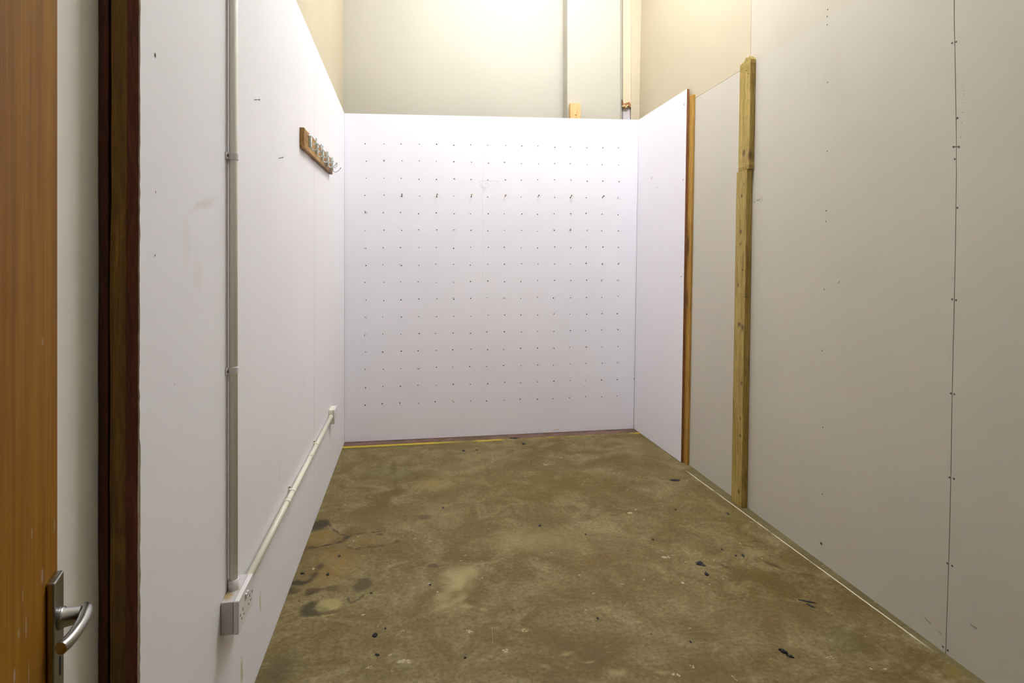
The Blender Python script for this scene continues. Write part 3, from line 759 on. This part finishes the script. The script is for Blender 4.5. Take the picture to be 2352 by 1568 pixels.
for y in (2.925, 3.13, 3.325, 3.525, 3.735):
    x = lpx(y) + .0205; z = rack(y)
    bm = bmesh.new()
    # rounded plate
    n = 10; pr = [(y + .014 * math.cos(a), z + .026 + .011 * math.sin(a)) for a in [math.pi * k / n for k in range(n + 1)]] + \
                 [(y + .012 * math.cos(a), z - .012 + .010 * math.sin(a)) for a in [math.pi + math.pi * k / n for k in range(n + 1)]]
    lo = [bm.verts.new((x, a, b)) for a, b in pr]; hi = [bm.verts.new((x + .011, a, b)) for a, b in pr]
    for k in range(len(pr)): bm.faces.new((lo[k], lo[(k + 1) % len(pr)], hi[(k + 1) % len(pr)], hi[k]))
    bm.faces.new(lo); bm.faces.new(hi)
    hk = finish('hook', bm, M_STEEL, root)
    bm = bmesh.new()
    L = spline([(x + .005, y, z - .012), (x + .010, y, z - .028), (x + .022, y, z - .036), (x + .040, y, z - .028), (x + .054, y, z - .010)], 6)
    tube(bm, L, [.0026] * (len(L) - 1) + [.0036], 8); ball(bm, L[-1], .0042)
    finish('long_prong', bm, M_STEEL, hk)
    bm = bmesh.new()
    L = spline([(x + .008, y, z + .010), (x + .013, y, z - .006), (x + .022, y, z - .010), (x + .031, y, z + .002), (x + .033, y, z + .018)], 6)
    tube(bm, L, .0024, 8); ball(bm, L[-1], .004); finish('short_prong', bm, M_STEEL, hk)
    bm = bmesh.new(); tube(bm, [(x + .0105, y, z + .026), (x + .0125, y, z + .026)], .0032, 8); finish('screw', bm, M_SCREW, hk)

# ------------------------------------------------------------------ screws left in the drilled panel
pk = [(2, 3), (4, 3), (6, 3), (8, 3), (10, 3), (12, 3), (14, 3)]
nm = ['first', 'second', 'third', 'fourth', 'fifth', 'sixth', 'seventh']
for k, (i, j) in enumerate(pk):
    P = hole(i, j) + Vector((0, .004, 0)); tilt = (.004 - .0035 * k * .2, -.032, .008 + .001 * (k % 3))
    bm = bmesh.new(); Q = P + Vector(tilt); dr = (Q - P).normalized()
    tube(bm, [P, Q], .0024, 8); tube(bm, [Q, Q + dr * .0015, Q + dr * .003], [.0035, .0058, .0058], 12)
    bmesh.ops.recalc_face_normals(bm, faces=bm.faces)
    o = finish('screw', bm, M_BRASS); tag(o, 'long screw sticking out of the drilled back panel, %s from left' % nm[k], 'screw', 'screws sticking out of the back panel')
for (i, j, lab) in [(0, 4, 'bent nail in the drilled back panel by its left edge, just below the screw row'), (12, 5, 'dark screw end in the drilled back panel, below the sixth long screw')]:
    P = hole(i, j) + Vector((0, .003, 0)); bm = bmesh.new()
    tube(bm, spline([P, P + Vector((.0, -.012, .004)), P + Vector((-.004, -.02, .014))], 4), .0024, 8)
    o = finish('nail', bm, M_BRASS); tag(o, lab, 'nail')

# ------------------------------------------------------------------ door leaf with handle
P0 = Vector((-.500, .984, 0)); a_ = Vector((.2166, -.976, 0)).normalized(); n_ = Vector((.976, .2166, 0)).normalized()
def dl(s, n, z): return P0 + a_ * s + n_ * n + Vector((0, 0, z))
m, nt, b = mat('door_veneer'); nn = N(nt); p = nn.pos()
g1 = nn.noise(nn.map(p, sc=(14, 14, .55)), 2.6, 5, .6, .4).outputs[0]
g2 = nn.noise(nn.map(p, sc=(60, 60, 1.2)), 5, 3).outputs[0]
c = nn.mix(nn.rng(g1, .35, .65), srgb(168, 108, 50), srgb(196, 140, 84))
c = nn.mix(nn.rng(g2, .45, .7, 0, .45), c, srgb(138, 82, 34))
c = nn.mix(1.0, c, (.52, .50, .055), 'MULTIPLY')
for (u, v, w_, h_) in [(73, 1225, .0035, .010), (125, 1206, .003, .014), (98, 785, .004, .006), (43, 1455, .004, .008), (60, 1440, .003, .02), (33, 1552, .005, .012), (66, 1545, .002, .02), (97, 1322, .006, .012), (52, 1368, .002, .012)]:
    d = ray(u, v); k = (P0 - O).dot(n_) / d.dot(n_); Q = O + d * k
    mk = nn.blob(p, Q, (.03, w_, h_), (0, 0, math.atan2(n_.y, n_.x)), .6)
    c = nn.mix(nn.math('MULTIPLY', mk, .6), c, srgb(170, 155, 140))
nn.lk(c, b.inputs['Base Color']); b.inputs['Roughness'].default_value = .6; b.inputs['Specular IOR Level'].default_value = .15
bm = bmesh.new()
hexa(bm, [dl(0, 0, .008), dl(.77, 0, .008), dl(.77, -.04, .008), dl(0, -.04, .008), dl(0, 0, 1.99), dl(.77, 0, 1.99), dl(.77, -.04, 1.99), dl(0, -.04, 1.99)])
door = structure(finish('door_1', bm, m, origin=dl(.77, -.02, 0), bevel=.0015))
zn = .808
bm = bmesh.new()
hexa(bm, [dl(.012, .0003, 0.684), dl(.054, .0003, 0.684), dl(.054, .011, 0.684), dl(.012, .011, 0.684), dl(.012, .0003, 0.867), dl(.054, .0003, 0.867), dl(.054, .011, 0.867), dl(.012, .011, 0.867)])
hp = finish('door_handle', bm, M_SATIN, door, bevel=.003, seg=3)
bm = bmesh.new()
tube(bm, [dl(.034, .010, zn), dl(.034, .016, zn), dl(.034, .0165, zn), dl(.034, .036, zn)], [.0150, .0150, .0130, .0110], 24)
L = spline([dl(.020, .0385, zn + .005), dl(.032, .0425, zn + .004), dl(.056, .0435, zn + .001), dl(.078, .041, zn - .001), dl(.096, .0365, zn - .003), dl(.109, .031, zn - .004)], 6)
tube(bm, L, [.0055 + .0028 * min(1, i / 8) for i in range(len(L))], 16)
finish('lever', bm, M_SATIN, hp)
bm = bmesh.new()
hexa(bm, [dl(.029, .0109, 0.727), dl(.034, .0109, 0.727), dl(.034, .0117, 0.727), dl(.029, .0117, 0.727), dl(.029, .0109, 0.754), dl(.034, .0109, 0.754), dl(.034, .0117, 0.754), dl(.029, .0117, 0.754)])
finish('keyhole', bm, M_DARK, hp)

# ------------------------------------------------------------------ black scraps and flecks on the floor
def scrap(u, v, wpx, hpx, label, rot=0.0, th=.004, grp='black scraps on the concrete floor'):
    P = on_floor(u, v); dep = P.dot(Vector((math.sin(PHI), math.cos(PHI), 0)))
    a = wpx / 2 * dep / F; b = max(hpx / 2 * dep / F * dep / H, .003)
    bm = bmesh.new(); n = 12; lo, mi_, hi = [], [], []
    cs, sn = math.cos(rot - PHI), math.sin(rot - PHI)
    for k in range(n):
        t = 2 * math.pi * k / n; q = 1 + random.uniform(-.3, .3)
        x, y = a * math.cos(t) * q, b * math.sin(t) * q
        dx, dy = x * cs - y * sn, x * sn + y * cs
        lo.append(bm.verts.new((P.x + dx, P.y + dy, .0002))); mi_.append(bm.verts.new((P.x + dx * .95, P.y + dy * .95, th * .5)))
        hi.append(bm.verts.new((P.x + dx * .55, P.y + dy * .55, th * random.uniform(.6, 1.3))))
    for A_, B_ in ((lo, mi_), (mi_, hi)):
        for k in range(n): bm.faces.new((A_[k], A_[(k + 1) % n], B_[(k + 1) % n], B_[k]))
    bm.faces.new(hi); bm.faces.new(lo[::-1])
    o = finish('debris_scrap', bm, M_SCRAP); tag(o, label, 'debris', grp); return o
scrap(1181, 1006, 22, 3.5, 'long thin black scrap lying on the purple strip under the back panel')
scrap(1203, 1019, 8, 5, 'small black scrap just in front of the purple floor strip')
scrap(1095, 1033, 6, 2.5, 'tiny black crumb near the back panel, below its middle joint')
scrap(1065, 1035, 9, 2.5, 'small flat black crumb on the floor near the left half of the back panel', .3)
scrap(1550, 1103, 24, 5, 'flat black scrap on the floor before the brown-edged right panel')
scrap(1240, 1207, 8, 3.5, 'small black crumb in the open middle of the floor')
scrap(1345, 1227, 4, 2.5, 'tiny black crumb right of the floor middle')
scrap(1500, 1239, 5, 3, 'tiny black crumb on the floor left of the timber post foot')
scrap(1018, 1166, 4.5, 4, 'round black crumb on the floor toward the back left')
scrap(1552, 1170, 4, 3.5, 'round black crumb below the flat scrap by the right panel')
scrap(1672, 1179, 6, 5, 'black crumb beside the white line near the post foot')
scrap(1606, 1294, 14, 9, 'ragged black scrap with a torn tail on the right floor', -.5, .007)
scrap(1615, 1298, 12, 4, 'brownish torn scrap touching the ragged black scrap', -.7)
scrap(1623, 1319, 10, 6.5, 'round black lump just below the ragged black scrap', 0, .007)
scrap(1707, 1276, 6.5, 5.5, 'round black crumb beside the brown drag mark')
scrap(1690, 1276, 4, 4, 'tiny brown-black crumb just left of the drag mark crumb')
scrap(1658, 1262, 4, 3, 'tiny black crumb above the two round crumbs on the right')
scrap(1801, 1498, 22, 7, 'thick black twig-like scrap near the right front of the floor', -.75, .008)
scrap(1815, 1508, 16, 5, 'frayed end beside the thick black twig-like scrap', -.5, .005)
scrap(1852, 1381, 34, 3, 'thin dark thread-like scrap lying toward the right wall', -.45)
scrap(1862, 1391, 24, 3.5, 'second dark thread crossing the thin thread-like scrap', -1.0)
scrap(861, 1460, 10, 8, 'round black lump on the left foreground floor', 0, .008)
scrap(753, 1319, 7, 6, 'round black lump close to the left wall beside the socket', 0, .006)
scrap(779, 1277, 5, 5, 'round black crumb near the damp crack by the left wall')
scrap(867, 1504, 11, 4, 'dark splinter just in front of the round foreground lump', -.5)
scrap(853, 1362, 7, 3, 'small dark splinter beside the grey damp patch', .5)
scrap(695, 1317, 8, 5, 'small dark chip against the left wall below the socket', 1.0)
scrap(1586, 1474, 5, 5, 'small black crumb on the front right floor')
scrap(1373, 1420, 4.5, 4.5, 'small black crumb in the front middle of the floor')
scrap(988, 1343, 4.5, 4, 'small black crumb left of the pale worn patch')
scrap(885, 1443, 3.5, 3.5, 'tiny black speck right of the round foreground lump')
scrap(1068, 1511, 7, 3, 'small dark splinter at the front centre of the floor', .3)
# pale paint drips on the concrete (marks belonging to the floor)
bm = bmesh.new()
def fleck(u, v, w_, h_, k=1):
    P = on_floor(u, v); dep = P.y
    a = w_ / 2 * dep / F; b = h_ / 2 * dep / F * dep / H
    for _ in range(k * 2):
        blob_poly(bm, P + Vector((random.uniform(-a, a) * (k > 1), random.uniform(-b, b) * (k > 1), .0004 + random.random() * .0001)), (1, 0, 0), (0, 1, 0), a / (1 if k == 1 else 3.2), b / (1 if k == 1 else 3.2), 9, 0, .5)
for q in [(1526, 1280, 11, 5, 1), (1535, 1279, 4, 6, 1), (1568, 1338, 8, 5, 1), (1447, 1178, 10, 5, 1), (1505, 1358, 6, 3, 2), (1586, 1442, 12, 4, 2), (1590, 1530, 8, 12, 3),
          (1553, 1549, 16, 12, 4), (1690, 1559, 8, 18, 2), (1905, 1510, 16, 6, 4), (1990, 1462, 8, 3, 3), (845, 1533, 16, 6, 2), (930, 1518, 30, 10, 4), (1077, 1450, 16, 8, 4), (1165, 1497, 16, 12, 3),
          (1060, 1288, 8, 4, 2), (1105, 1329, 10, 4, 2), (925, 1448, 10, 4, 2), (868, 1438, 6, 5, 2), (1255, 1066, 16, 5, 3), (720, 1306, 5, 4, 1), (1365, 1363, 8, 4, 2), (1480, 1330, 7, 5, 2),
          (1700, 1248, 3, 3, 1), (1208, 1447, 16, 6, 3), (1460, 1170, 4, 3, 1), (1345, 1400, 4, 3, 1), (1575, 1290, 4, 2, 1), (1640, 1285, 3, 3, 1), (1630, 1342, 3, 3, 1)]: fleck(*q)
finish('paint_flecks', bm, M_FLECK, FL)
strokes('floor_scratches', [[(1500, 1459), (1620, 1449), (1740, 1440)], [(1500, 1490), (1600, 1477), (1720, 1465)], [(1130, 1440), (1132, 1475)]], .0007,
        plain('scratch', srgb(165, 150, 105), .8), FL, lambda u, v: on_floor(u, v))

# ------------------------------------------------------------------ ceiling lamps (above the frame): they light the room, the middle one is added fill
def lamp(pos, length, power, label):
    lx, ly, lz = pos
    root = empty('ceiling_lamp', (lx, ly, lz)); tag(root, label, 'lamp', 'fluorescent ceiling lamps')
    L2 = length / 2
    bm = bmesh.new(); box(bm, lx - L2 - .03, lx + L2 + .03, ly - .06, ly + .06, lz + .03, ZC - .0005); finish('housing', bm, M_PVC, root, bevel=.004)
    m, nt, b = mat('lit_tube'); b.inputs['Base Color'].default_value = (.9, .9, .9, 1)
    b.inputs['Emission Color'].default_value = (*LAMP_COLOR, 1); b.inputs['Emission Strength'].default_value = power
    for dy in (-.035, .035):
        bm = bmesh.new(); tube(bm, [(lx - L2, ly + dy, lz), (lx + L2, ly + dy, lz)], .019, 16)
        finish('tube', bm, m, root)
    for q in (-1, 1):
        bm = bmesh.new(); box(bm, lx + q * (L2 + .012) - .012, lx + q * (L2 + .012) + .012, ly - .055, ly + .055, lz - .02, lz + .031)
        finish('tube_holder', bm, M_PVC, root)
for a in LAMPS: lamp(*a)
